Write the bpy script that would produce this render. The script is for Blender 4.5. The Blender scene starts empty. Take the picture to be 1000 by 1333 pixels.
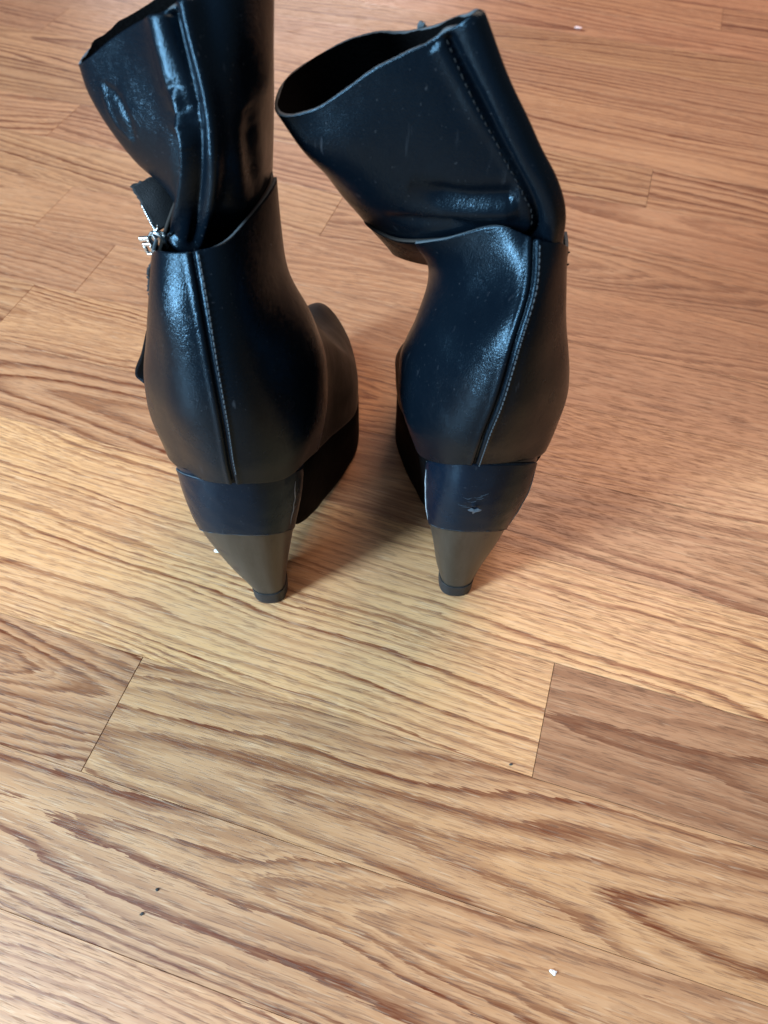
import bpy, bmesh, math, random
import numpy as np
from mathutils import Matrix, Vector

# ------------------------------------------------------------------ camera, light, exposure
scene = bpy.context.scene
C = scene.collection
H, PITCH, ROLL = 0.45, math.radians(54.03), math.radians(1.4652)
cp, sp = math.cos(PITCH), math.sin(PITCH)
fwd = Vector((0, cp, -sp)); rgt = Vector((1, 0, 0)); upv = Vector((0, sp, cp))
cr, sr = math.cos(ROLL), math.sin(ROLL)
camR = rgt * cr + upv * sr
camU = upv * cr - rgt * sr
cd = bpy.data.cameras.new('camera')
cam = bpy.data.objects.new('camera', cd); C.objects.link(cam)
m = Matrix((camR, camU, -fwd)).transposed().to_4x4()
m.translation = (0, 0, H)
cam.matrix_world = m
cd.sensor_fit = 'VERTICAL'; cd.sensor_height = 36.0; cd.lens = 36.0 * 1000.0 / 1333.0
cd.clip_start = 0.01; cd.clip_end = 50
cd.dof.use_dof = True; cd.dof.focus_distance = 0.43; cd.dof.aperture_fstop = 11.0
scene.camera = cam

world = bpy.data.worlds.new('World'); scene.world = world; world.use_nodes = True
bgn = world.node_tree.nodes['Background']
bgn.inputs[0].default_value = (0.84, 0.90, 1.0, 1); bgn.inputs[1].default_value = 0.17

def area(name, loc, target, size, sizey, power, col):
    l = bpy.data.lights.new(name, 'AREA'); l.shape = 'RECTANGLE'
    l.size = size; l.size_y = sizey; l.energy = power; l.color = col
    o = bpy.data.objects.new(name, l); C.objects.link(o); o.location = loc
    o.rotation_euler = (Vector(target) - Vector(loc)).to_track_quat('-Z', 'Y').to_euler()
    return o
area('window_light', (-1.22, -0.48, 0.66), (-0.02, 0.25, 0.15), 0.27, 0.95, 68.0, (0.56, 0.81, 1.0))
area('ceiling_light', (0.85, 1.75, 2.0), (0.10, 0.6, 0.0), 1.3, 1.2, 44.0, (1.0, 0.62, 0.42))
area('upper_window_light', (-0.95, -0.15, 1.85), (-0.15, 0.0, 0.0), 0.95, 0.8, 27.0, (0.52, 0.79, 1.0))
area('far_room_light', (-0.5, 3.7, 1.05), (0.0, 0.6, 0.0), 1.6, 0.7, 13.0, (1.0, 0.90, 0.86))

vs = scene.view_settings
vs.view_transform = 'Standard'; vs.look = 'None'; vs.exposure = 0.0; vs.gamma = 1.0

# ------------------------------------------------------------------ node helpers
class N:
    """tiny helper to write node graphs"""
    def __init__(self, name):
        self.m = bpy.data.materials.new(name); self.m.use_nodes = True
        self.t = self.m.node_tree; self.bsdf = self.t.nodes['Principled BSDF']
    def put(self, sock, v):
        if isinstance(v, bpy.types.NodeSocket): self.t.links.new(v, sock)
        elif v is not None:
            if hasattr(sock.default_value, '__len__') and not hasattr(v, '__len__'): v = (v,) * len(sock.default_value)
            sock.default_value = v
    def node(self, typ, **kw):
        n = self.t.nodes.new(typ)
        for k, v in kw.items(): setattr(n, k, v)
        return n
    def math(self, op, a, b=None, c=None, clamp=False):
        n = self.node('ShaderNodeMath', operation=op, use_clamp=clamp)
        for s, v in zip(n.inputs, (a, b, c)): self.put(s, v)
        return n.outputs[0]
    def vmul(self, v, s):
        n = self.node('ShaderNodeVectorMath', operation='MULTIPLY'); self.put(n.inputs[0], v); self.put(n.inputs[1], s); return n.outputs[0]
    def vadd(self, v, s):
        n = self.node('ShaderNodeVectorMath', operation='ADD'); self.put(n.inputs[0], v); self.put(n.inputs[1], s); return n.outputs[0]
    def coord(self, which='Object'):
        return self.node('ShaderNodeTexCoord').outputs[which]
    def attr(self, name):
        n = self.node('ShaderNodeAttribute', attribute_type='OBJECT', attribute_name=name); return n.outputs['Fac']
    def sep(self, v):
        n = self.node('ShaderNodeSeparateXYZ'); self.put(n.inputs[0], v); return n.outputs
    def comb(self, x, y, z):
        n = self.node('ShaderNodeCombineXYZ')
        for s, v in zip(n.inputs, (x, y, z)): self.put(s, v)
        return n.outputs[0]
    def noise(self, v, scale=1.0, detail=2.0, rough=0.5, dist=0.0):
        n = self.node('ShaderNodeTexNoise'); self.put(n.inputs['Vector'], v)
        n.inputs['Scale'].default_value = scale; n.inputs['Detail'].default_value = detail
        n.inputs['Roughness'].default_value = rough; n.inputs['Distortion'].default_value = dist
        return n.outputs[0]
    def voro(self, v, scale, feature='F1', rnd=1.0):
        n = self.node('ShaderNodeTexVoronoi', feature=feature); self.put(n.inputs['Vector'], v)
        n.inputs['Scale'].default_value = scale; n.inputs['Randomness'].default_value = rnd
        return n.outputs[0]
    def ramp(self, f, stops, interp='LINEAR'):
        n = self.node('ShaderNodeValToRGB'); self.put(n.inputs[0], f); r = n.color_ramp; r.interpolation = interp
        while len(r.elements) < len(stops): r.elements.new(0.5)
        for e, (p, c) in zip(r.elements, stops):
            e.position = p; e.color = (c, c, c, 1) if not hasattr(c, '__len__') else tuple(c) + (1,)
        return n.outputs[0]
    def mix(self, f, a, b, mode='MIX'):
        n = self.node('ShaderNodeMix', data_type='RGBA', blend_type=mode)
        self.put(n.inputs[0], f)
        for s, v in ((n.inputs[6], a), (n.inputs[7], b)):
            if isinstance(v, tuple) and len(v) == 3: v = v + (1,)
            self.put(s, v)
        return n.outputs[2]
    def bump(self, h, dist, strength=1.0, normal=None):
        n = self.node('ShaderNodeBump'); self.put(n.inputs['Height'], h)
        n.inputs['Distance'].default_value = dist; n.inputs['Strength'].default_value = strength
        if normal: self.put(n.inputs['Normal'], normal)
        return n.outputs[0]
    def out(self, **kw):
        for k, v in kw.items():
            s = self.bsdf.inputs[k.replace('_', ' ')]
            if isinstance(v, tuple) and len(v) == 3: v = v + (1,)
            self.put(s, v)
        return self.m

# ------------------------------------------------------------------ materials
def mat_wood():
    g = N('oak_laminate')
    co = g.coord(); X, Y, Z = g.sep(co)
    seed, y0, slope, tone, con = [g.attr(a) for a in ('seed', 'heart', 'slope', 'tone', 'contrast')]
    per, yel = g.math('MULTIPLY', g.attr('ring'), .62), g.attr('yellow')
    sx = g.math('ADD', X, seed)
    P = g.comb(sx, Y, g.math('MULTIPLY', seed, 3.7))
    n1 = g.noise(g.vmul(P, (3.2, 17.0, 1)), 1, 2, .5)
    n2 = g.noise(g.vmul(P, (26.0, 75.0, 1)), 1, 3, .6)
    n3 = g.noise(g.vmul(P, (55.0, 1000.0, 1)), 1, 2, .6)
    dy = g.math('SUBTRACT', Y, y0)
    r = g.math('SQRT', g.math('ADD', g.math('MULTIPLY', dy, dy), 0.00005))
    r = g.math('ADD', r, g.math('MULTIPLY', X, slope))
    r = g.math('ADD', r, g.math('MULTIPLY', g.math('SUBTRACT', n1, .5), .046))
    r = g.math('ADD', r, g.math('MULTIPLY', g.math('SUBTRACT', n2, .5), .0052))
    r = g.math('ADD', r, g.math('MULTIPLY', g.math('SUBTRACT', n3, .5), .0042))
    ph = g.math('ADD', g.math('DIVIDE', r, per), seed)
    t = g.math('FRACT', ph)
    def each(k):      # one random number per growth ring
        n = g.node('ShaderNodeTexWhiteNoise', noise_dimensions='2D'); g.put(n.inputs['Vector'], g.comb(g.math('FLOOR', ph), g.math('ADD', seed, k), 0)); return n.outputs[0]
    t = g.math('POWER', t, g.math('ADD', .45, g.math('MULTIPLY', each(1.7), 1.0)))
    ring = g.ramp(t, [(0, .80), (.08, .15), (.26, 0.0), (.48, .08), (.68, .50), (.86, 1.0), (1.0, .92)], 'EASE')
    # finer secondary rings
    t2 = g.math('FRACT', g.math('ADD', g.math('DIVIDE', r, g.math('MULTIPLY', per, .37)), seed))
    ring2 = g.ramp(t2, [(0, .7), (.25, 0), (.6, .15), (1, .9)])
    amp = g.ramp(g.noise(g.vmul(P, (3.5, 24.0, 1)), 1, 2, .6), [(.30, .45), (.55, 1.0)])
    amp = g.math('MULTIPLY', amp, g.ramp(each(4.3), [(.0, .35), (.35, .70), (.7, 1.0)]))
    amp2 = g.ramp(g.noise(g.vmul(P, (2.5, 20.0, 4)), 1, 2, .6), [(.40, .10), (.60, .70)])
    ring = g.math('MAXIMUM', g.math('MULTIPLY', ring, amp), g.math('MULTIPLY', ring2, amp2))
    streak = g.noise(g.vmul(P, (30.0, 800.0, 1)), 1, 3, .65)
    streak_r = g.ramp(streak, [(.33, 0), (.67, 1)])
    pores = g.ramp(g.noise(g.vmul(P, (75.0, 1300.0, 1)), 1, 1, .5), [(.57, 0), (.62, 1)])
    f = g.math('MULTIPLY', ring, con, clamp=True)
    f = g.math('MULTIPLY', f, g.math('ADD', .70, g.math('MULTIPLY', streak_r, .45)), clamp=True)
    tan = g.mix(yel, (.480, .232, .128), (.580, .330, .160))
    light = g.mix(g.math('MULTIPLY', streak_r, .45), tan, (.640, .405, .245))
    blot = g.ramp(g.noise(g.vmul(P, (4.0, 26.0, 1)), 1, 2, .5), [(.35, 0), (.7, 1)])
    light = g.mix(g.math('MULTIPLY', blot, .35), light, (.385, .205, .125))
    col = g.mix(f, light, (.145, .040, .018))
    col = g.mix(g.math('MULTIPLY', pores, g.math('ADD', .30, g.math('MULTIPLY', ring, .40))), col, (.130, .062, .038))
    fleck = g.ramp(g.noise(g.vmul(P, (60.0, 1000.0, 7)), 1, 1, .5), [(.63, 0), (.72, 1)])
    col = g.mix(g.math('MULTIPLY', fleck, .25), col, (.70, .52, .36))
    tcol = g.node('ShaderNodeHueSaturation'); g.put(tcol.inputs['Color'], col); g.put(tcol.inputs['Value'], tone)
    tcol.inputs['Saturation'].default_value = 1.05
    # rubbed dull patches and hair scratches in the wear layer
    wear = g.noise(g.node('ShaderNodeNewGeometry').outputs['Position'], 7.0, 3, .6)
    rough = g.math('ADD', g.math('MULTIPLY', wear, .18), .22)
    rough = g.math('ADD', rough, g.math('MULTIPLY', pores, .15))
    h = g.math('ADD', g.math('MULTIPLY', pores, -.8), g.math('MULTIPLY', streak, .35))
    return g.out(Base_Color=tcol.outputs[0], Roughness=rough, Specular_IOR_Level=.42, Normal=g.bump(h, .00010, .6))

def mat_leather(name, base=(.0017, .0037, .0068), rough=.245, grain=1.0, crease=.32, spec=.155, tint=(.46, .75, 1.0)):
    g = N(name); co = g.coord()
    w = g.vadd(co, g.vmul(g.comb(g.noise(co, 60), g.noise(co, 75), g.noise(co, 66)), (.006, .006, .006)))
    peb = g.voro(w, 900, 'DISTANCE_TO_EDGE')
    pebr = g.ramp(peb, [(0, 0), (.22, 1)])
    fine = g.noise(co, 2400, 2, .6)
    cre = g.noise(g.vmul(co, (1, 1, 1)), 190, 4, .62, .6)
    lum = g.noise(co, 38, 3, .55)
    n = g.bump(lum, .0022 * crease, .55)
    n = g.bump(cre, .0005 * crease, .7, n)
    n = g.bump(g.math('ADD', g.math('MULTIPLY', pebr, .8), g.math('MULTIPLY', fine, .5)), .00006 * grain, .8, n)
    rr = g.math('ADD', g.math('MULTIPLY', g.noise(co, 55, 4, .6), .22), rough - .11)
    scr = g.ramp(g.noise(g.vmul(co, (260, 260, 28)), 1, 2, .6), [(.66, 0), (.74, 1)])
    mask = g.ramp(g.noise(co, 24, 2), [(.52, 0), (.66, 1)])
    sc = g.math('MULTIPLY', g.math('MULTIPLY', scr, mask), .45)
    dust = g.ramp(g.noise(co, 700, 1), [(.73, 0), (.78, 1)])
    col = g.mix(sc, base, (.055, .062, .075))
    col = g.mix(g.math('MULTIPLY', dust, .25), col, (.08, .085, .095))
    m = g.out(Base_Color=col, Roughness=rr, Specular_IOR_Level=spec * .35, Specular_Tint=tint, Normal=n)
    # waxed finish: an even sheen that does not rise towards grazing as bare lacquer would
    gl = g.node('ShaderNodeBsdfGlossy'); g.put(gl.inputs['Roughness'], rr); g.put(gl.inputs['Normal'], n)
    gl.inputs['Color'].default_value = tuple(spec * .145 * t for t in tint) + (1,)
    ad = g.node('ShaderNodeAddShader'); outn = g.t.nodes['Material Output']
    g.t.links.new(g.bsdf.outputs[0], ad.inputs[0]); g.t.links.new(gl.outputs[0], ad.inputs[1]); g.t.links.new(ad.outputs[0], outn.inputs['Surface'])
    return m

def mat_plain(name, col, rough, metal=0.0, var=.25, scale=180, bump=.0002, spec=.5):
    g = N(name); co = g.coord()
    n = g.noise(co, scale, 4, .6)
    c2 = tuple(min(1, c * (1 + var * 1.6)) for c in col); c1 = tuple(c * (1 - var) for c in col)
    c = g.mix(g.ramp(n, [(.3, 0), (.7, 1)]), c1, c2)
    return g.out(Base_Color=c, Roughness=g.math('ADD', g.math('MULTIPLY', n, .2), rough - .1), Metallic=metal,
                 Specular_IOR_Level=spec, Normal=g.bump(n, bump, .6))

def mat_heel():
    g = N('taupe_heel_paint'); co = g.coord()
    st = g.noise(g.vmul(co, (230, 230, 40)), 1, 4, .65)
    bl = g.noise(co, 45, 3, .6)
    c = g.mix(g.ramp(st, [(.35, 0), (.7, 1)]), (.050, .045, .038), (.074, .066, .056))
    c = g.mix(g.ramp(bl, [(.60, 0), (.68, 1)]), c, (.026, .024, .032))
    rub = g.ramp(g.noise(g.vmul(co, (320, 320, 160)), 1, 3, .7), [(.66, 0), (.73, 1)])
    c = g.mix(g.math('MULTIPLY', rub, .30), c, (.12, .11, .10))
    return g.out(Base_Color=c, Roughness=g.math('ADD', g.math('MULTIPLY', st, .2), .26), Specular_IOR_Level=.5, Metallic=.6, Normal=g.bump(st, .00025, .5))

M = dict(
    wood=mat_wood(),
    leather=mat_leather('black_leather'),
    shaft=mat_leather('black_shaft_leather', rough=.24, crease=.42),
    vamp=mat_leather('black_vamp_leather', base=(.0024, .0028, .0036), rough=.36, spec=.075, tint=(.60, .76, 1.0)),
    band=mat_leather('glossy_heel_band_leather', base=(.0028, .0068, .0145), rough=.25, grain=.5, crease=.5, spec=.17),
    wedge=mat_plain('black_wedge_cover', (.0024, .0024, .0027), .6, spec=.012),
    suede=mat_plain('black_suede_lining', (.003, .003, .0033), .95, scale=900, bump=.0006, spec=.0),
    edge=mat_plain('raw_cut_leather_edge', (.060, .075, .088), .75, scale=1500, bump=.0003, spec=.3),
    edgeblk=mat_plain('dyed_cut_edge', (.030, .026, .024), .6, scale=1500, bump=.0003, spec=.3),
    heel=mat_heel(),
    rubber=mat_plain('heel_tip_rubber', (.008, .010, .013), .55, scale=600),
    thread=mat_plain('grey_blue_thread', (.040, .052, .064), .7, scale=2500),
    dark_thread=mat_plain('black_thread', (.006, .0065, .008), .8, scale=2500),
    tape=mat_plain('woven_zip_tape', (.010, .011, .014), .85, scale=1800, bump=.0006),
    metal=mat_plain('nickel_zip_metal', (.50, .54, .55), .26, 1.0, var=.15, scale=400, bump=.00005),
    scuff=mat_plain('dull_scuffed_leather', (.065, .092, .120), .45, scale=1500),
    pale=mat_plain('pale_worn_edge', (.30, .34, .38), .6, scale=1500),
    crumb=mat_plain('white_crumb', (.75, .74, .72), .7, scale=1500),
    pinkcrumb=mat_plain('pinkish_crumb', (.72, .55, .55), .6, scale=1500),
    speck=mat_plain('dark_speck', (.03, .03, .03), .8, scale=1500),
    sub=mat_plain('underlay', (.05, .035, .025), .9),
)

# ------------------------------------------------------------------ mesh helpers
def mesh_obj(name, verts, faces, mat, parent=None, origin=(0, 0, 0), smooth=True, link=True):
    me = bpy.data.meshes.new(name)
    v = np.asarray(verts, float) - np.asarray(origin, float)
    me.from_pydata([tuple(p) for p in v], [], [tuple(f) for f in faces]); me.update()
    for mm in (mat if isinstance(mat, (list, tuple)) else [mat]): me.materials.append(mm)
    if smooth: me.polygons.foreach_set('use_smooth', [True] * len(me.polygons))
    o = bpy.data.objects.new(name, me)
    if link: C.objects.link(o)
    if parent is not None: o.parent = parent
    return o

def empty(name, loc, label, cat, group=None):
    o = bpy.data.objects.new(name, None); C.objects.link(o); o.location = loc
    o.empty_display_size = .02
    tag(o, label, cat, group); return o

def tag(o, label=None, cat=None, group=None, kind=None):
    if label: o['label'] = label
    if cat: o['category'] = cat
    if group: o['group'] = group
    if kind: o['kind'] = kind
    return o

def cat_closed(P, u):
    """closed Catmull-Rom through P (k,...) at parameters u in [0,k)"""
    P = np.asarray(P, float); k = len(P); u = np.mod(u, k); i = np.floor(u).astype(int); t = (u - i)
    t = t.reshape((-1,) + (1,) * (P.ndim - 1))
    a, b, c, d = P[(i - 1) % k], P[i % k], P[(i + 1) % k], P[(i + 2) % k]
    return .5 * (2 * b + (c - a) * t + (2 * a - 5 * b + 4 * c - d) * t ** 2 + (3 * b - a - 3 * c + d) * t ** 3)

def cat_open(P, u):
    P = np.asarray(P, float); k = len(P)
    Q = np.concatenate([[2 * P[0] - P[1]], P, [2 * P[-1] - P[-2]]])
    u = np.clip(u, 0, k - 1 - 1e-9); i = np.floor(u).astype(int); t = (u - i).reshape((-1,) + (1,) * (P.ndim - 1))
    a, b, c, d = Q[i], Q[i + 1], Q[i + 2], Q[i + 3]
    return .5 * (2 * b + (c - a) * t + (2 * a - 5 * b + 4 * c - d) * t ** 2 + (3 * b - a - 3 * c + d) * t ** 3)

def surf(rings, nv, nu, u0=0.0, u1=None, v0=0.0, v1=None):
    rings = np.asarray(rings, float); k = rings.shape[1]
    closed = u1 is None
    us = np.linspace(u0, u0 + k, nu, endpoint=False) if closed else np.linspace(u0, u1, nu)
    G = np.stack([cat_closed(r, us) for r in rings])               # ring, nu, 3
    vsamp = np.linspace(v0, len(rings) - 1 if v1 is None else v1, nv)
    return cat_open(G, vsamp)                                      # nv, nu, 3

def grid_faces(nv, nu, closed):
    F = []
    for i in range(nv - 1):
        for j in range(nu if closed else nu - 1):
            j2 = (j + 1) % nu
            F.append((i * nu + j, i * nu + j2, (i + 1) * nu + j2, (i + 1) * nu + j))
    return F

def normals(G, closed):
    if closed: du = np.roll(G, -1, 1) - np.roll(G, 1, 1)
    else: du = np.gradient(G, axis=1)
    dv = np.gradient(G, axis=0)
    n = np.cross(du, dv); return n / np.maximum(np.linalg.norm(n, axis=-1, keepdims=True), 1e-12)

def path(P, n=120):
    P = np.asarray(P, float); return cat_open(P, np.linspace(0, len(P) - 1, n))

def near(G, L):
    """distance of every grid point to polyline L, and the position along it (0..1)"""
    sh = G.shape[:-1]; g = G.reshape(-1, 3)
    D = np.full(len(g), 9e9); T = np.zeros(len(g))
    for i in range(len(L) - 1):
        a, b = L[i], L[i + 1]; ab = b - a
        t = np.clip(((g - a) @ ab) / max(ab @ ab, 1e-12), 0, 1)
        d = np.linalg.norm(g - (a + t[:, None] * ab), axis=1)
        k = d < D; D[k] = d[k]; T[k] = (i + t[k]) / (len(L) - 1)
    return D.reshape(sh), T.reshape(sh)

def push(G, closed, feats):
    """raise (h > 0) or sink (h < 0) the surface along 3D lines: (points, width, height, taper_start, taper_end)"""
    nrm = normals(G, closed); off = np.zeros(G.shape[:-1])
    for P, w, h, ta, tb in feats:
        L = path(P, 60); gf = G.reshape(-1, 3)      # lines are laid onto the surface first
        L = np.array([gf[np.argmin(((gf - p) ** 2).sum(1))] for p in L])
        if len(L) > 20 and np.linalg.norm(L[0] - L[-1]) > .025:
            K = np.concatenate([[L[0]] * 5, L, [L[-1]] * 5]); L = np.stack([np.convolve(K[:, c], np.ones(11) / 11, 'valid') for c in range(3)], 1)
        d, t = near(G, L)
        prof = np.exp(-(d / w) ** 2)
        e = np.clip(t / max(ta, 1e-6), 0, 1) * np.clip((1 - t) / max(tb, 1e-6), 0, 1) if (ta or tb) else 1.0
        off += h * prof * e
    return G + nrm * off[..., None]

def waves(G, closed, amp, seed, f=70.0):
    rs = np.random.RandomState(seed); nrm = normals(G, closed); o = np.zeros(G.shape[:-1])
    for k in range(9):
        d = rs.normal(size=3); d /= np.linalg.norm(d)
        fr = f * (.5 + 1.6 * rs.rand())
        o += np.sin(G @ d * fr * 2 * math.pi / 3 + rs.rand() * 6.28) / (1 + k * .25)
    return G + nrm * (o * amp / 3)[..., None]

def shell(name, G, closed, mats, parent, origin, thick, offset=-1):
    o = mesh_obj(name, G.reshape(-1, 3), grid_faces(G.shape[0], G.shape[1], closed), mats, parent, origin)
    md = o.modifiers.new('thickness', 'SOLIDIFY'); md.thickness = thick; md.offset = offset
    md.material_offset = 1; md.material_offset_rim = 2; md.use_even_offset = False
    return o

def tube_geo(P, r, seg=8, n=None, flat=1.0):
    P = path(P, n or max(2, len(P) * 5)); k = len(P)
    rad = np.full(k, r) if not hasattr(r, '__len__') else np.interp(np.linspace(0, 1, k), np.linspace(0, 1, len(r)), r)
    T = np.gradient(P, axis=0); T /= np.linalg.norm(T, axis=1, keepdims=True)
    V, F = [], []; ref = np.array([.3, .2, 1.0])
    for i in range(k):
        a = np.cross(T[i], ref); a /= np.linalg.norm(a); b = np.cross(T[i], a)
        for j in range(seg):
            th = 2 * math.pi * j / seg
            V.append(P[i] + rad[i] * (a * math.cos(th) + b * math.sin(th) * flat))
    for i in range(k - 1):
        for j in range(seg):
            F.append((i * seg + j, i * seg + (j + 1) % seg, (i + 1) * seg + (j + 1) % seg, (i + 1) * seg + j))
    F.append(tuple(range(seg))[::-1]); F.append(tuple((k - 1) * seg + j for j in range(seg)))
    return V, F

class MB:
    def __init__(self): self.v, self.f = [], []
    def add(self, V, F):
        o = len(self.v); self.v += [tuple(p) for p in V]; self.f += [tuple(i + o for i in f) for f in F]
    def tube(self, P, r, seg=8, n=None, flat=1.0): self.add(*tube_geo(P, r, seg, n, flat))
    def box(self, c, sx, sy, sz, ax=None):
        ax = np.eye(3) if ax is None else np.asarray(ax)
        V = [np.asarray(c) + ax[0] * sx * a + ax[1] * sy * b + ax[2] * sz * d for a in (-.5, .5) for b in (-.5, .5) for d in (-.5, .5)]
        self.add(V, [(0, 1, 3, 2), (4, 6, 7, 5), (0, 4, 5, 1), (2, 3, 7, 6), (0, 2, 6, 4), (1, 5, 7, 3)])
    def build(self, name, mat, parent=None, origin=(0, 0, 0), smooth=True):
        return mesh_obj(name, self.v, self.f, mat, parent, origin, smooth)

def bevel(o, w, seg=2):
    b = o.modifiers.new('bevel', 'BEVEL'); b.width = w; b.segments = seg; b.limit_method = 'ANGLE'; return o

def stitches(G, nrm, u_idx, name, mat, parent, origin, step=.0030, length=.0021, r=.00032, lift=.0001, v_rng=(0, 1)):
    """a row of thread stitches lying on a surface grid along grid column positions u_idx (float per row)"""
    L = []
    for i in range(int(v_rng[0] * (G.shape[0] - 1)), int(v_rng[1] * (G.shape[0] - 1)) + 1):
        j = u_idx(i) if callable(u_idx) else u_idx
        j0 = int(math.floor(j)); t = j - j0; k = G.shape[1]
        L.append(np.concatenate([(1 - t) * G[i, j0 % k] + t * G[i, (j0 + 1) % k], nrm[i, j0 % k]]))
    L = np.array(L); s = np.concatenate([[0], np.cumsum(np.linalg.norm(np.diff(L[:, :3], axis=0), axis=1))])
    mb = MB(); d = .001
    while d + length < s[-1]:
        q = [np.array([np.interp(d + length * f, s, L[:, c]) for c in range(6)]) for f in (0, .25, .75, 1)]
        pts = [x[:3] + x[3:] * (lift + e) for x, e in zip(q, (-.0005, .0001, .0001, -.0005))]
        mb.tube(pts, r, 6, 7); d += step
    o = mb.build(name, mat, parent, origin); o['kind'] = 'stuff'
    return o

# ------------------------------------------------------------------ floor of oak strip planks
W, O0, ANG = 0.075645, 0.082845, math.radians(-16.1241)
tdir = np.array([math.cos(ANG), math.sin(ANG)]); ndir = np.array([-math.sin(ANG), math.cos(ANG)])
floor = mesh_obj('floor', [(-2.6, -1.4, -.008), (2.6, -1.4, -.008), (2.6, 3.2, -.008), (-2.6, 3.2, -.008),
                           (-2.6, -1.4, -.03), (2.6, -1.4, -.03), (2.6, 3.2, -.03), (-2.6, 3.2, -.03)],
                 [(0, 1, 2, 3), (7, 6, 5, 4), (0, 4, 5, 1), (1, 5, 6, 2), (2, 6, 7, 3), (3, 7, 4, 0)], M['sub'], smooth=False)
tag(floor, 'glossy oak laminate floor of narrow strip planks', kind='structure')
PL = 1.35
def plank_mesh():
    def ring(e, l, z): return [(e, l, z), (PL - e, l, z), (PL - e, W - l, z), (e, W - l, z)]
    V = ring(.00010, .00006, -.0075) + ring(.00010, .00006, -.0004) + ring(.00030, .00022, 0)
    F = [(8, 9, 10, 11)]
    for k in (0, 4):
        for j in range(4): F.append((k + j, k + (j + 1) % 4, k + 4 + (j + 1) % 4, k + 4 + j))
    me = bpy.data.meshes.new('plank'); me.from_pydata(V, [], F); me.update(); me.materials.append(M['wood']); return me
pm = plank_mesh()
rnd = random.Random(11)
joint = {0: -.2022, 1: .0478, 5: -.4300, 7: -.2500, 15: .1025, 2: -.50, 3: -.54, 4: -.47, 6: -.52, -1: -.47, -2: -.62, 8: -.60, 9: .05, 10: -.42, 11: -.75, 12: -.30}
# look of the planks one sees largest: (row, index along the row): heart line, slope, tone, contrast, ring width, yellowness
look = {
    (0, -1): (.045, .09, .86, .95, .0110, .25), (0, 0): (.026, -.085, .98, 1.0, .0150, .70),
    (1, -1): (-.020, .06, 1.16, 1.0, .0100, 1.0), (1, 0): (.040, -.08, .74, 1.0, .0200, .10),
    (2, 0): (-.02, .055, 1.16, .95, .0105, 1.0), (3, 0): (.036, -.09, .92, 1.0, .0210, .30),
    (4, 0): (.036, .085, 1.02, .95, .0110, .55), (5, 0): (.020, .06, .92, .8, .0120, .20), (5, -1): (.07, -.06, .88, .8, .010, .1),
    (-1, 0): (.050, -.075, .95, 1.0, .0105, .45), (-2, 0): (-.085, .035, 1.08, .90, .0095, .40),
    (6, -1): (.05, .07, .98, .8, .012, .4), (6, 0): (.05, .07, .95, .8, .012, .2), (7, 0): (.04, .08, .90, .8, .012, .2),
}
for row in range(-6, 26):
    j0 = joint.get(row, rnd.uniform(-.8, .1))
    for k in range(-2, 3):
        t0 = j0 + k * PL
        if t0 > 1.7 or t0 + PL < -1.5: continue
        p = tdir * t0 + ndir * (O0 + row * W)
        if p[1] > 3.0: continue
        o = bpy.data.objects.new('plank', pm); C.objects.link(o); o.parent = floor
        o.location = (p[0], p[1], rnd.uniform(-.00008, .00008)); o.rotation_euler = (0, 0, ANG)
        d = look.get((row, k)) or (rnd.uniform(-.05, .12), rnd.choice((-1, 1)) * rnd.uniform(.04, .12), rnd.uniform(.86, 1.04),
                                   rnd.uniform(.85, 1.0), rnd.uniform(.012, .021), rnd.uniform(0, .6))
        o['heart'], o['slope'], o['tone'], o['contrast'], o['ring'], o['yellow'] = [float(x) for x in d]
        o['seed'] = rnd.uniform(0, 9)

# ------------------------------------------------------------------ boots
UPPER_L = [
 [(-.0765,.240,.1405),(-.054,.2515,.130),(-.0432,.277,.1175),(-.036,.325,.080),(-.021,.395,.038),(-.032,.460,.036),(-.055,.491,.040),(-.088,.465,.036),(-.110,.405,.038),(-.114,.325,.080),(-.1205,.277,.1175),(-.100,.2515,.130)],
 [(-.0753,.2365,.165),(-.049,.250,.157),(-.0362,.285,.144),(-.033,.335,.112),(-.021,.398,.058),(-.032,.460,.050),(-.055,.490,.053),(-.088,.463,.050),(-.110,.405,.058),(-.116,.335,.112),(-.1238,.281,.150),(-.102,.250,.158)],
 [(-.0737,.2355,.195),(-.051,.248,.187),(-.0350,.290,.170),(-.0345,.343,.140),(-.026,.402,.080),(-.038,.448,.068),(-.056,.474,.067),(-.080,.450,.068),(-.104,.405,.080),(-.112,.345,.140),(-.1205,.283,.177),(-.101,.247,.190)],
 [(-.0748,.242,.222),(-.056,.255,.215),(-.0405,.298,.198),(-.0430,.338,.168),(-.0430,.374,.128),(-.0480,.402,.106),(-.060,.420,.098),(-.078,.415,.100),(-.096,.385,.122),(-.106,.345,.168),(-.1135,.285,.203),(-.098,.252,.218)],
 [(-.0765,.251,.243),(-.061,.264,.238),(-.0515,.304,.222),(-.0535,.332,.207),(-.0570,.350,.192),(-.0620,.362,.182),(-.069,.370,.176),(-.078,.388,.160),(-.092,.372,.175),(-.100,.335,.205),(-.106,.285,.228),(-.096,.258,.240)],
 [(-.0795,.2645,.2605),(-.066,.274,.261),(-.0535,.312,.2605),(-.0545,.330,.260),(-.059,.342,.259),(-.065,.350,.257),(-.072,.36,.256),(-.082,.355,.256),(-.09,.342,.256),(-.097,.318,.254),(-.1015,.287,.247),(-.0935,.269,.257)]]
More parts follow.
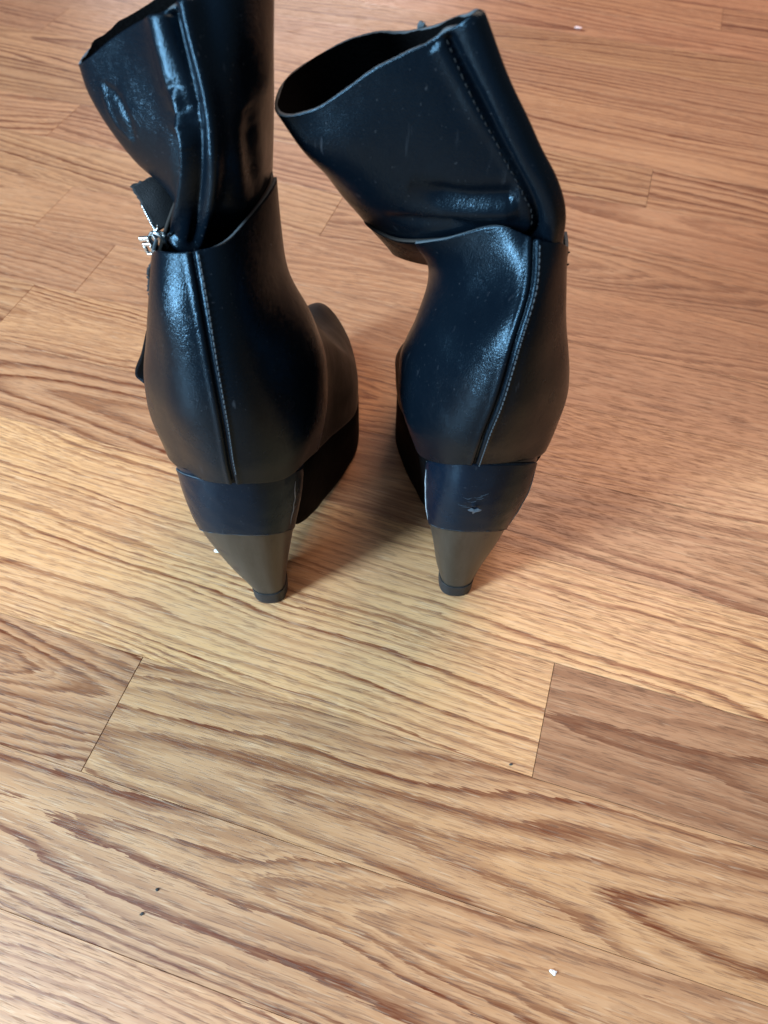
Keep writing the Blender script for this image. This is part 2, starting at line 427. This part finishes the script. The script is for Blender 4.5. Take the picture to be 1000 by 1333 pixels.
UPPER_R = [
 [(.0455,.252,.146),(.070,.263,.136),(.0893,.285,.118),(.092,.33,.082),(.098,.40,.038),(.09,.465,.036),(.06,.494,.04),(.03,.468,.036),(.0075,.41,.038),(.0175,.33,.082),(.0205,.284,.114),(.030,.261,.135)],
 [(.0462,.245,.175),(.072,.259,.163),(.0935,.289,.150),(.094,.34,.115),(.098,.405,.058),(.09,.465,.05),(.06,.493,.053),(.03,.467,.05),(.006,.41,.058),(.012,.34,.112),(.0098,.287,.148),(.024,.259,.163)],
 [(.050,.2445,.203),(.072,.257,.192),(.0918,.291,.175),(.091,.345,.145),(.092,.405,.08),(.085,.452,.068),(.06,.477,.067),(.035,.452,.068),(.008,.41,.080),(.0098,.350,.138),(.0085,.292,.176),(.028,.260,.193)],
 [(.0535,.2505,.229),(.071,.263,.219),(.0848,.294,.203),(.084,.345,.175),(.078,.39,.125),(.072,.42,.1),(.055,.44,.094),(.036,.42,.1),(.0265,.385,.128),(.0240,.345,.172),(.0140,.297,.198),(.034,.266,.217)],
 [(.0582,.263,.2475),(.0715,.274,.240),(.0803,.297,.226),(.079,.34,.21),(.072,.372,.185),(.06,.39,.17),(.045,.398,.165),(.034,.380,.168),(.0250,.368,.182),(.0205,.340,.200),(0.0233,0.3026,0.2238),(.044,.275,.239)],
 [(.0585,.2785,.2605),(.070,.283,.256),(.0781,.300,.2445),(.077,.335,.245),(.068,.36,.245),(.052,.375,.243),(.03,.382,.24),(0.0080,0.3750,0.2320),(-0.0142,0.3381,0.2320),(0.0000,0.3159,0.2337),(0.0214,0.2951,0.2484),(0.0430,0.2836,0.2633)]]
SHAFT_L = [
 [(-0.0472,0.3380,0.3328),(-0.0546,0.3060,0.3443),(-0.0781,0.2990,0.3350),(-0.1015,0.3100,0.3227),(-0.1274,0.3250,0.3036),(-0.1234,0.3450,0.3051),(-0.1017,0.3590,0.3141),(-0.0705,0.3580,0.3280)],
 [(-.0494,.3350,.3081),(-0.0540,0.3000,0.3232),(-0.0732,0.2900,0.3219),(-0.0955,0.3020,0.3109),(-0.1248,0.3200,0.2946),(-.119,.339,.297),(-.098,.354,.300),(-.070,.355,.304)],
 [(-.0515,.3350,.2867),(-0.0549,0.2960,0.3055),(-0.0699,0.2830,0.3092),(-0.0911,0.2950,0.2987),(-.1186,.3140,.2849),(-.114,.337,.285),(-.095,.353,.285),(-.070,.354,.285)],
 [(-.0541,.3350,.2646),(-.0566,.2920,.2881),(-.0695,.2780,.2940),(-.0840,.2870,.2870),(-.1094,.3110,.2705),(-.106,.333,.270),(-.090,.350,.267),(-.070,.351,.265)],
 [(-.0559,.3300,.2489),(-.0600,.2920,.2683),(-.0741,.2780,.2755),(-.0841,.2840,.2719),(-.1000,.3100,.2597),(-.098,.328,.256),(-.086,.345,.252),(-.070,.346,.250)],
 [(-.0590,.3300,.2369),(-.0628,.2930,.2580),(-.0794,.2800,.2632),(-.0851,.2830,.2610),(-.0922,.3000,.2515),(-.091,.320,.245),(-.084,.338,.240),(-.071,.341,.238)],
 [(-.0632,.3300,.2222),(-.0679,.2960,.2434),(-.0851,.2840,.2500),(-.0895,.2870,.2486),(-.0930,.2960,.2438),(-.090,.315,.235),(-.082,.335,.227),(-.072,.338,.224)]]
SHAFT_R = [
 [(.0246,.2910,.3385),(.0118,.2900,.3302),(-.0074,.2920,.3197),(-.0298,.2970,.3025),(-.0462,.3030,.2970),(-.0444,.3350,.2969),(-.0166,.3550,.3047),(.0088,.3350,.3160)],
 [(.0362,.2870,.3183),(.0242,.2860,.3109),(.0044,.2880,.3009),(-.0203,.2930,.2879),(-.0373,.3030,.2823),(-.034,.333,.279),(-.006,.353,.284),(.0215,.334,.297)],
 [(.0497,.2840,.2968),(.0384,.2830,.2910),(.0179,.2860,.2818),(-.0092,.2960,.2697),(-.0270,.3150,.2613),(-.024,.338,.256),(.004,.355,.262),(.034,.335,.277)],
 [(.0604,.2830,.2821),(.0519,.2810,.2759),(.0332,.2860,.2670),(.0076,.3020,.2504),(-.0169,.3250,.2413),(-.013,.346,.235),(.015,.360,.240),(.047,.340,.258)],
 [(.0661,.2840,.2675),(.0596,.2830,.2609),(.0431,.2900,.2534),(.0154,.3100,.2333),(-.0085,.3350,.2238),(-.003,.354,.218),(.024,.366,.222),(.056,.345,.243)],
 [(.0684,.2880,.2491),(.0623,.2880,.2439),(.0491,.2980,.2375),(.0241,.3200,.2152),(.0014,.3450,.2037),(.008,.358,.200),(.032,.366,.204),(.060,.345,.225)]]
# heel: per level back, right, left, front reach
HEEL_L = [((-.0748,.2490,.012),(-.0637,.2605,.012),(-.0857,.2605,.012),.273),((-.0745,.2465,.040),(-.0618,.263,.027),(-.0955,.263,.022),.285),
          ((-.0745,.2448,.066),(-.0590,.2655,.043),(-.1040,.2655,.0415),.296),((-.0752,.243,.0932),(-.0543,.269,.067),(-.1115,.269,.064),.306),
          ((-.0757,.2425,.117),(-.0490,.2715,.094),(-.1148,.2715,.090),.312),((-.0765,.2440,.142),(-.0465,.2765,.119),(-.1165,.2760,.1165),.318)]
HEEL_R = [((.0492,.2580,.012),(.0606,.2700,.012),(.0384,.2700,.012),.283),((.0482,.2562,.038),(.0652,.2735,.022),(.0352,.2725,.022),.295),
          ((.0474,.2540,.0640),(.0712,.2755,.041),(.0318,.2745,.043),.304),((.0478,.2513,.0985),(.0775,.2785,.064),(.0268,.2775,.070),.312),
          ((.0462,.2512,.124),(.0838,.2810,.089),(.0246,.2810,.092),.318),((.0456,.2560,.147),(.0860,.2850,.116),(.0240,.2850,.114),.324)]
ROOT_L = (-.0748, .2605, 0); ROOT_R = (.0493, .2700, 0)

def heel_ring(B, R, L, yf):
    ex = float(np.interp(B[2], [.08, .125], [.82, 1.0]))
    B, R, L = map(np.array, (B, R, L))
    def q(S, a):   # quarter arc from B to side S
        x = B[0] + (S[0] - B[0]) * math.sin(a) ** ex; y = S[1] - (S[1] - B[1]) * max(math.cos(a), 0) ** ex
        return (x, y, B[2] + (S[2] - B[2]) * (y - B[1]) / (S[1] - B[1]))
    ring = [tuple(B)] + [q(R, a) for a in (.35, .75, 1.15)] + [tuple(R)]
    w = (R[0] - L[0]) * .10
    ring += [(R[0] - w * .4, R[1] + (yf - R[1]) * .6, R[2]), (R[0] - w * 2.2, yf, R[2]), (L[0] + w * 2.2, yf, L[2]), (L[0] + w * .4, L[1] + (yf - L[1]) * .6, L[2])]
    ring += [tuple(L)] + [q(L, a) for a in (1.15, .75, .35)]
    return ring

def bottom_z(y, y0):
    return float(np.interp(y - y0, [-.01, .012, .022, .036, .056, .08, .094, .175, .215, .235], [.075, .060, .045, .031, .015, .004, .0004, .0004, .006, .013]))

def boot(side, label):
    left = side == 'L'
    U, S, HL, root_loc = (UPPER_L, SHAFT_L, HEEL_L, ROOT_L) if left else (UPPER_R, SHAFT_R, HEEL_R, ROOT_R)
    root = empty('ankle_boot', root_loc, label, 'boot', 'pair of black leather wedge ankle boots')
    org = root_loc
    # ---- vamp and ankle lining (inner shell)
    G = surf(U, 70, 150)
    G = G - normals(G, True) * .0004
    G[-6:] = G[-6:] - np.array([0, 0, .0012])
    shell('vamp', G, True, [M['vamp'], M['suede'], M['edgeblk']], root, org, .0016)
    # ---- heel counter: the overlaid back panel with its cut edges
    ua, ub = (-2.15, 2.35) if left else (-2.45, 2.3)
    nv, nu = 130, 220
    G = surf(U, nv, nu, ua, ub, 0.02)
    if not left:      # collar of this boot runs on round to the front
        pass
    # lower corners of the panel are rounded off
    uu = np.linspace(ua, ub, nu)
    G = waves(G, False, .00035, 3 if left else 5, 60)
    nrm = normals(G, False); G = G + nrm * .0012
    seam_u = lambda i: (0 - ua) / (ub - ua) * (nu - 1)
    js = seam_u(0)
    du = np.linalg.norm(np.diff(G, axis=1), axis=2)
    arc = np.concatenate([np.zeros((nv, 1)), np.cumsum(du, 1)], 1)
    a0 = np.array([np.interp(js, np.arange(nu), arc[i]) for i in range(nv)])[:, None]
    d = arc - a0
    tv = np.linspace(0, 1, nv)[:, None]
    sgn = 1.0
    off = -.0016 * np.exp(-(d / .0008) ** 2) * (1.25 - .5 * tv)
    off += .0005 * np.exp(-((d - .0022 * sgn) / .0013) ** 2) + .0005 * np.exp(-((d + .0022 * sgn) / .0014) ** 2)
    # dents
    rs = np.random.RandomState(4 if left else 8)
    G = G + normals(G, False) * off[..., None]
    # panel folds under at the bottom edge
    G[0] = G[0] - nrm[0] * .0013; G[1] = G[1] - nrm[1] * .0004
    shell('heel_counter', G, False, [M['leather'], M['suede'], M['edge']], root, org, .0015)
    gn = normals(G, False)
    js2 = [np.interp(.0024, d[i], np.arange(nu)) for i in range(nv)]
    stitches(G, gn, lambda i: js2[i], 'back_seam_stitching', M['thread'], root, org, .0027, .0020, .00034, .0001, (.10, 1) if left else (0, 1))
    # ---- shaft
    G = surf(S, 170, 260)
    if left:
        feats = [([(-0.0735,0.2990,0.3394),(-0.0714,0.2910,0.3261),(-0.0696,0.2840,0.3150),(-.0686,.2790,.3051),(-.0693,.2777,.2926),(-.0727,.2777,.2784),(-.0789,.2800,.2625),(-.0828,.2830,.2508)], .0042, .0052, 0, 0),
                 ([(-0.0775,0.2990,0.3355),(-0.0744,0.2910,0.3235),(-0.0716,0.2850,0.3126),(-.0713,.2790,.3007),(-.0731,.2780,.2862),(-.0779,.2790,.2708),(-.0849,.2830,.2537)], .0024, -.0045, 0, 0),
                 ([(-.0829,.2860,.3160),(-.0799,.2840,.3051),(-.0766,.2810,.2987),(-.0756,.2800,.2890),(-.0788,.2800,.2768),(-.0838,.2810,.2641),(-.0898,.2850,.2503)], .0029, .0062, .25, 0),
                 ([(-0.0839,0.3010,0.3336),(-0.0835,0.2960,0.3250),(-0.0824,0.2900,0.3145),(-0.0810,0.2860,0.3041)], .0062, .0034, 0, .3),
                 ([(-.0840,.288,.2990),(-.0825,.286,.2880),(-.0850,.287,.2770),(-.0900,.290,.2660)], .0042, -.0026, .3, .2),
                 ([(-.1164,.3150,.3013),(-.1153,.3120,.2962),(-.1126,.3100,.2896),(-.1079,.3070,.2860),(-.1042,.3050,.2839)], .0011, .0004, .1, .1),
                 ([(-.1164,.3150,.3013),(-.1101,.3090,.3002),(-.1060,.3050,.2954),(-.1041,.3040,.2898),(-.1042,.3050,.2839)], .0013, -.0006, .1, .1),
                 ([(-.052,.300,.262),(-.056,.294,.285),(-.055,.294,.305)], .006, -.0022, .3, .3)]
        rs = np.random.RandomState(2)
        for k in range(10):      # crushed creases beside the seam
            a = np.array([-.083, .288, .320]) + np.array([.010, -.006, -.022]) * rs.rand() + rs.normal(size=3) * (.003, .001, .005)
            b = a + rs.normal(size=3) * (.006, .001, .004); feats.append(([a, (a + b) / 2 + rs.normal(size=3) * .0006, b], .0011, rs.choice((-1, 1)) * .0004, .3, .3))
    else:
        feats = [([(.0222,.2910,.3368),(.0347,.2870,.3175),(.0474,.2840,.2982),(.0582,.2825,.2824),(.0638,.2830,.2688),(.0657,.2870,.2509)], .0042, .0052, 0, 0),
                 ([(.0178,.2910,.3331),(.0276,.2865,.3189),(.0401,.2830,.3001),(.0519,.2810,.2831),(.0588,.2820,.2720),(.0603,.2840,.2609),(.0555,.2850,.2557)], .0018, -.0032, 0, 0),
                 ([(.0140,.2905,.3300),(.0235,.2865,.3165),(.0360,.2830,.2975)], .0030, .0010, .05, .3),
                 ([(.006,.293,.277),(.022,.286,.274),(.040,.283,.276),(.051,.281,.278)], .0045, -.0030, .3, .15),
                 ([(.004,.300,.262),(.024,.290,.266),(.042,.285,.270),(.052,.283,.272)], .0050, .0022, .3, .2),
                 ([(-.004,.306,.252),(.018,.297,.258),(.036,.289,.261)], .0042, -.0026, .3, .3)]
    G = waves(G, True, .0006, 21 if left else 33, 45)
    G = push(G, True, feats)
    # torn, slightly ragged rim
    rs = np.random.RandomState(6); j = np.arange(G.shape[1])
    G[0] += (np.sin(j * .31) * .00016 + rs.normal(size=len(j)) * .00005)[:, None] * np.array([.3, 0, 1])
    shaft = shell('shaft', G, True, [M['shaft'], M['suede'], M['edge']], root, org, .0017)
    gn = normals(G, True)
    gl = np.array(feats[1][0]); P = path(gl, 200)
    # thread of the shaft seam: sits beside the groove
    flat = G.reshape(-1, 3); fn = gn.reshape(-1, 3); mb = MB()
    s = np.concatenate([[0], np.cumsum(np.linalg.norm(np.diff(P, axis=0), axis=1))]); dd = .002
    lat = np.array([-.0021, -.0004, -.0011]) if not left else np.array([-.0023, -.0002, -.0005])
    end = s[-1] * (.86 if not left else 0)
    while dd < end:
        q = [np.array([np.interp(dd + e, s, P[:, c]) for c in range(3)]) + lat for e in (0, .0008, .0016)]
        q2 = []
        for p in q:
            i = np.argmin(((flat - p) ** 2).sum(1)); q2.append(flat[i] + fn[i] * ((p - flat[i]) @ fn[i] * 0 + .00015))
        if np.linalg.norm(q2[0] - q2[2]) < .004: mb.tube([q2[0], (q2[0] + q2[2]) / 2, q2[2]], .00022, 5, 4)
        dd += .0031
    if mb.v:
        st = mb.build('shaft_stitching', M['dark_thread'], root, org); st['kind'] = 'stuff'
    # ---- heel, band, tip
    rings = [heel_ring(*h) for h in HL]
    G = surf(rings, 60, 120)
    o = mesh_obj('heel', G.reshape(-1, 3), grid_faces(60, 120, True), [M['heel'], M['band']], root, org)
    vb = 2.86 if left else 2.62
    for p in o.data.polygons:      # the leather band was glued on over blacked wood
        if (p.index // 120 + 1) / 59 * 5 > vb + .3: p.material_index = 1
    kk = len(rings[0])
    G = surf(rings, 46, 160, -4.55, 4.55, vb, 4.85)
    G = waves(G, False, .00016, 12 if left else 14, 130)
    nn = normals(G, False); G = G + nn * .0009
    G[0] = G[0] - nn[0] * .0004
    if not left:   # the nick torn in the band, its lip standing proud
        feats = [([(.0475,.2508,.1120),(.0488,.2510,.1105),(.0503,.2512,.1112)], .0012, -.0010, .2, .2), ([(.0470,.251,.1145),(.049,.251,.1140),(.0512,.252,.1135)], .0012, .0009, .2, .2)]
        G = push(G, False, feats)
    bo = shell('heel_band', G, False, [M['band'], M['band'], M['edge']], root, org, .0010)
    mb = MB(); cols = list(range(24, 137, 4)); rs = np.random.RandomState(31)
    mb.tube([G[1, c] + nn[1, c] * .0001 for c in cols], list(.00003 + .00016 * rs.rand(len(cols)) ** 2), 6)
    mb.build('worn_edge', M['edge'], bo, org)
    # pale glued edges of the band
    for (jc, lo, hi) in ([(131, 6, 42)] if left else [(136, 4, 42), (16, 4, 42)]):
        pts = [G[i, jc + (1 if (i // 5) % 2 else 0)] + nn[i, jc] * .00012 for i in range(lo, hi, 4)]
        mb = MB(); mb.tube(pts, [.0001, .00040, .00028, .0004, .0001], 6)
        mb.build('worn_edge', M['pale'], bo, org)
    if not left:
        mb = MB(); gf, nf = G.reshape(-1, 3), nn.reshape(-1, 3); rs = np.random.RandomState(9)
        def patch(cx, cz, outline, lift):
            P = []
            for dx, dz in [(0, 0)] + outline:
                p = np.array([cx + dx, .2505, cz + dz]); i = np.argmin(((gf - p) ** 2).sum(1))
                P.append(gf[i] + nf[i] * (lift if (dx, dz) == (0, 0) else .00012))
            n = len(outline); mb.add(P, [(0, 1 + k, 1 + (k + 1) % n) for k in range(n)])
        patch(.0500, .1085, [(-.0040, .0010), (-.0022, .0020), (-.0004, .0012), (.0014, .0018), (.0038, .0004), (.0030, -.0006), (.0014, -.0004), (.0004, -.0018), (-.0012, -.0020), (-.0016, -.0004), (-.0032, -.0002)], .0009)
        for k in range(7):      # hair scratches round it
            x, z = .040 + .014 * rs.rand(), .104 + .018 * rs.rand(); q = []
            for f in (0, .5, 1):
                p = np.array([x + .005 * f, .2505, z + .002 * f * rs.rand()]); i = np.argmin(((gf - p) ** 2).sum(1)); q.append(gf[i] + nf[i] * .00006)
            if np.linalg.norm(q[0] - q[2]) > .001: mb.tube(q, [.00002, .00008, .00002], 5)
        mb.build('torn_scuff', M['scuff'], bo, org)
    T = np.array(HL[0][0]), np.array(HL[0][1]), np.array(HL[0][2])
    def tip_ring(z, g, dx=0): return [(x, y, z) for x, y, _ in [(np.array(p)[0] + (np.array(p)[0] - org[0]) * g + dx, np.array(p)[1] + (np.array(p)[1] - org[1]) * g, 0) for p in heel_ring(*HL[0])]]
    G = surf([tip_ring(0.0004, -.04), tip_ring(.001, .02), tip_ring(.006, .035), tip_ring(.0118, .05), tip_ring(.0122, .02)], 24, 72)
    V = list(G.reshape(-1, 3)); F = grid_faces(24, 72, True); F.append(tuple(range(72))[::-1]); F.append(tuple(23 * 72 + j for j in range(72)))
    mesh_obj('heel_tip', V, F, M['rubber'], root, org)
    # ---- wedge sole under the foot
    base = np.array(U[0]); k = 12
    us = np.linspace(1.95, 10.05, 90); top = cat_closed(base, us)
    y0 = org[1]
    bot = []
    cx = org[0]
    for p in top:
        w = np.interp(p[1] - y0, [.0, .03, .12], [.52, .66, 1.0])
        bot.append((cx + (p[0] - cx) * w, p[1] - (.002 if p[1] > .48 else 0), bottom_z(p[1], y0)))
    bot = np.array(bot); L = []
    for f in (0, .04, .3, .6, .9, .97, 1.0):
        q = top * (1 - f) + bot * f
        ins = .0012 * (1 if f in (0, 1.0) else 0)
        q[:, 0] = cx + (q[:, 0] - cx) * (1 - ins / .04); L.append(q)
    G = np.array(L)[::-1]; n = G.shape[1]
    V = list(G.reshape(-1, 3)); F = grid_faces(len(G), n, False)
    # close bottom and top by pairing right and left sides, and the back wall
    for lay in (0, len(G) - 1):
        for i in range(n // 2 - 1):
            a, b = lay * n + i, lay * n + n - 1 - i
            f = (a, b, b - 1, a + 1); F.append(f if lay == 0 else f[::-1])
    for i in range(len(G) - 1): F.append((i * n + n - 1, i * n, (i + 1) * n, (i + 1) * n + n - 1))
    mesh_obj('wedge_sole', V, F, M['wedge'], root, org)
    # ---- zip of the left boot
    if left:
        def sheet(name, rows, mat, thick, nv=24, nu=14, amp=0, ragged=None, fit=True):
            R = np.array(rows, float); us = np.linspace(0, R.shape[1] - 1, nu)
            G = cat_open(np.stack([cat_open(r, us) for r in R]), np.linspace(0, len(R) - 1, nv))
            if ragged: 
                rs = np.random.RandomState(ragged); G[:, 0] += rs.normal(size=(nv, 3)) * (.00035, 0, .0002)
                G[0] += rs.normal(size=(nu, 3)) * .0003
            o = mesh_obj(name, G.reshape(-1, 3), grid_faces(nv, nu, False), mat, root, org)
            md = o.modifiers.new('thickness', 'SOLIDIFY'); md.thickness = thick; md.offset = 0
            return o
        # open tape with its curled torn end, running down to the slider
        sheet('zip_tape', [[(-.1150,.3120,.2592),(-.1075,.3160,.2606),(-.0985,.3220,.2590)], [(-.1138,.3105,.2572),(-.1060,.3155,.2585),(-.0975,.3210,.2570)],
                           [(-.1112,.3085,.2536),(-.1045,.3130,.2550),(-.0965,.3190,.2530)], [(-.1079,.3040,.2496),(-.1025,.3090,.2500),(-.0955,.3150,.2480)],
                           [(-.1045,.2995,.2450),(-.1000,.3040,.2450),(-.0945,.3100,.2430)]], M['tape'], .0012, 30, 16, ragged=3)
        sheet('zip_tape', [[(-.1060,.2950,.2345),(-.1035,.2985,.2345),(-.099,.303,.2345)], [(-.1118,.2965,.2275),(-.1070,.2990,.2275),(-.101,.303,.2275)],
                           [(-.1135,.2970,.2200),(-.1090,.2990,.2200),(-.103,.303,.2200)], [(-.1150,.2970,.2110),(-.1110,.2985,.2110),(-.106,.302,.2110)],
                           [(-.1140,.2960,.2040),(-.1115,.2975,.2040),(-.108,.301,.2040)]], M['tape'], .0012, 60, 12, ragged=5)
        # leather flap beside the zip, its lower corner standing away from the boot
        sheet('zip_flap', [[(-.1120,.2990,.2080),(-.1095,.3040,.2070),(-.105,.310,.2060)], [(-.1215,.3010,.1890),(-.1140,.3060,.1890),(-.109,.312,.1890)],
                           [(-.1300,.3030,.1690),(-.1200,.3070,.1700),(-.113,.313,.1710)], [(-.1375,.3040,.1535),(-.1260,.3070,.1540),(-.116,.313,.1570)],
                           [(-.1325,.3010,.1480),(-.1235,.3050,.1480),(-.117,.311,.1490)]], M['vamp'], .0016, 40, 14)
        # teeth along the open edge
        mb = MB()
        a = np.array([(-.1096,.3062,.2520),(-.1079,.3040,.2498),(-.1060,.3015,.2474),(-.1043,.2993,.2452)])
        for p in path(a, 12): mb.box(p, .0013, .0010, .0007, np.array([[.75,.3,-.6],[-.3,.95,.1],[.6,.1,.78]]))
        tt = mb.build('zip_teeth', M['metal'], root, org, False); tt['kind'] = 'stuff'
        mb = MB(); mb.tube([(-.1106,.3072,.2533),(-.1090,.3052,.2510),(-.1070,.3025,.2482),(-.1048,.2995,.2455)], [.0003,.00055,.00055,.0004], 6); mb.build('zip_edge_wire', M['metal'], root, org)
        # slider: two plates joined by a crown, a bridge loop and the pull
        sl = MB()
        ax = np.array([[.80,-.30,.52],[.35,.94,0],[-.49,.18,.85]])
        c0 = np.array([-.1018,.2930,.2445])
        def plate(c, s):
            pts = []; outline = [(-.0042,.0030),(-.0020,.0046),(.0020,.0046),(.0042,.0030),(.0034,-.0030),(.0022,-.0052),(-.0022,-.0052),(-.0034,-.0030)]
            n = len(outline)
            for dz in (-s / 2, s / 2): pts += [c + ax[0] * x * .8 + ax[2] * y * .8 + ax[1] * dz for x, y in outline]
            sl.add(pts, [tuple(range(n))[::-1], tuple(range(n, 2 * n))] + [(i, (i + 1) % n, n + (i + 1) % n, n + i) for i in range(n)])
        plate(c0 + ax[1] * .0022, .0009)
        for sx in (-1, 1):      # rolled side flanges
            sl.tube([c0 + ax[0] * .0033 * sx + ax[2] * .0028 - ax[1] * .0006, c0 + ax[0] * .0034 * sx - ax[1] * .0006, c0 + ax[0] * .0026 * sx - ax[2] * .0036 - ax[1] * .0006], .0008, 8)
            sl.tube([c0 + ax[0] * .0033 * sx + ax[2] * .0028 - ax[1] * .0006, c0 + ax[0] * .0018 * sx + ax[2] * .0044 - ax[1] * .0006, c0 + ax[2] * .0050 - ax[1] * .0003], .0008, 8)
        sl.tube([c0 + ax[2] * .0050, c0 + ax[2] * .0052 + ax[0] * .003 + ax[1] * .001, c0 + ax[2] * .0068 + ax[0] * .0042 + ax[1] * .001], [.0006, .0006, .0003], 6)
        sl.box(c0 + ax[2] * .003, .0014, .0030, .0022, ax)
        s_o = bevel(sl.build('zip_slider', M['metal'], root, org), .0002)
        pl = MB()
        pc = np.array([-.1074,.2935,.2440])
        ax2 = np.array([[.95, -.20, .22], [.2, .98, 0], [-.22, .04, .97]])
        def bar(dx, dz, sx, sz): pl.box(pc + ax2[0] * dx + ax2[2] * dz - ax2[1] * .001, sx, .0017, sz, ax2)
        bar(0, .0024, .0052, .0019); bar(.0002, -.0004, .0050, .0016); bar(-.0018, -.0030, .0013, .0040)
        bar(.0014, -.0030, .0012, .0040); bar(-.0001, -.0052, .0042, .0012); bar(.0018, .0010, .0014, .0020)
        pl.box(pc + ax2[0] * .0010 - ax2[2] * .0078 - ax2[1] * .0006, .0022, .0010, .0042, np.array([[.9,-.2,.38],[.2,.98,0],[-.38,.08,.92]]))
        bevel(pl.build('zip_pull', M['metal'], s_o, org, False), .0004, 2)
    else:
        mb = MB(); mb.tube([(.0780,.3000,.2437),(.0792,.2998,.2418),(.0797,.2995,.2385),(.0795,.2990,.2350),(.0804,.2990,.2336),(.0813,.2990,.2342)], .00045, 6)
        mb.tube([(.0797,.2995,.2395),(.0806,.2995,.2402)], .0004, 6); mb.build('loose_thread', M['dark_thread'], root, org)
        mb = MB(); mb.tube([(.0090,.3350,.3160),(.0096,.334,.3182),(.0104,.333,.3178),(.0110,.333,.3190)], [.0009,.0011,.0008,.0004], 7); mb.tube([(.0098,.334,.3172),(.0118,.333,.3176)], [.0008,.0004], 6)
        mb.build('frayed_thread', M['edge'], root, org)
    return root

boot('L', 'left black leather wedge ankle boot with open zip and metal slider, shaft upright')
boot('R', 'black leather wedge ankle boot with shaft flopped over to the left, a scuffed heel')

# ------------------------------------------------------------------ crumbs on the floor
def crumb(name, x, y, r, mat, label, cat, seed, flat=.5):
    rs = np.random.RandomState(seed); bm = bmesh.new(); bmesh.ops.create_icosphere(bm, subdivisions=2, radius=r)
    for v in bm.verts:
        k = 1 + .35 * math.sin(v.co.x / r * 2.1 + seed) * math.cos(v.co.y / r * 1.7 + seed * 2) + .12 * rs.normal()
        v.co = Vector((v.co.x * k * 1.1, v.co.y * k * .8, v.co.z * k * flat))
    me = bpy.data.meshes.new(name); bm.to_mesh(me); bm.free(); me.materials.append(mat)
    o = bpy.data.objects.new(name, me); C.objects.link(o); o.location = (x, y, r * flat * .75)
    tag(o, label, cat); return o
crumb('crumb', .0915, .0419, .0016, M['crumb'], 'small white crumb on the floor nearest the camera at lower right', 'crumb', 1)
crumb('crumb', .2434, 1.1375, .0042, M['pinkcrumb'], 'pale pinkish crumb far off on the floor at upper right', 'crumb', 2, .3)
crumb('paint_flake', -.1145, .2895, .0022, M['crumb'], 'thin white flake on the floor beside the heel of the left boot', 'flake', 3, .2)
crumb('speck', -.1210, .0631, .0010, M['speck'], 'dark speck on the pale floor at lower left, the nearer of two', 'speck', 4)
crumb('speck', -.1152, .0750, .0010, M['speck'], 'dark speck on the pale floor at lower left, the farther of two', 'speck', 5)
crumb('speck', .0780, .1463, .0009, M['speck'], 'tiny dark speck just left of the end joint between two planks at right', 'speck', 6)
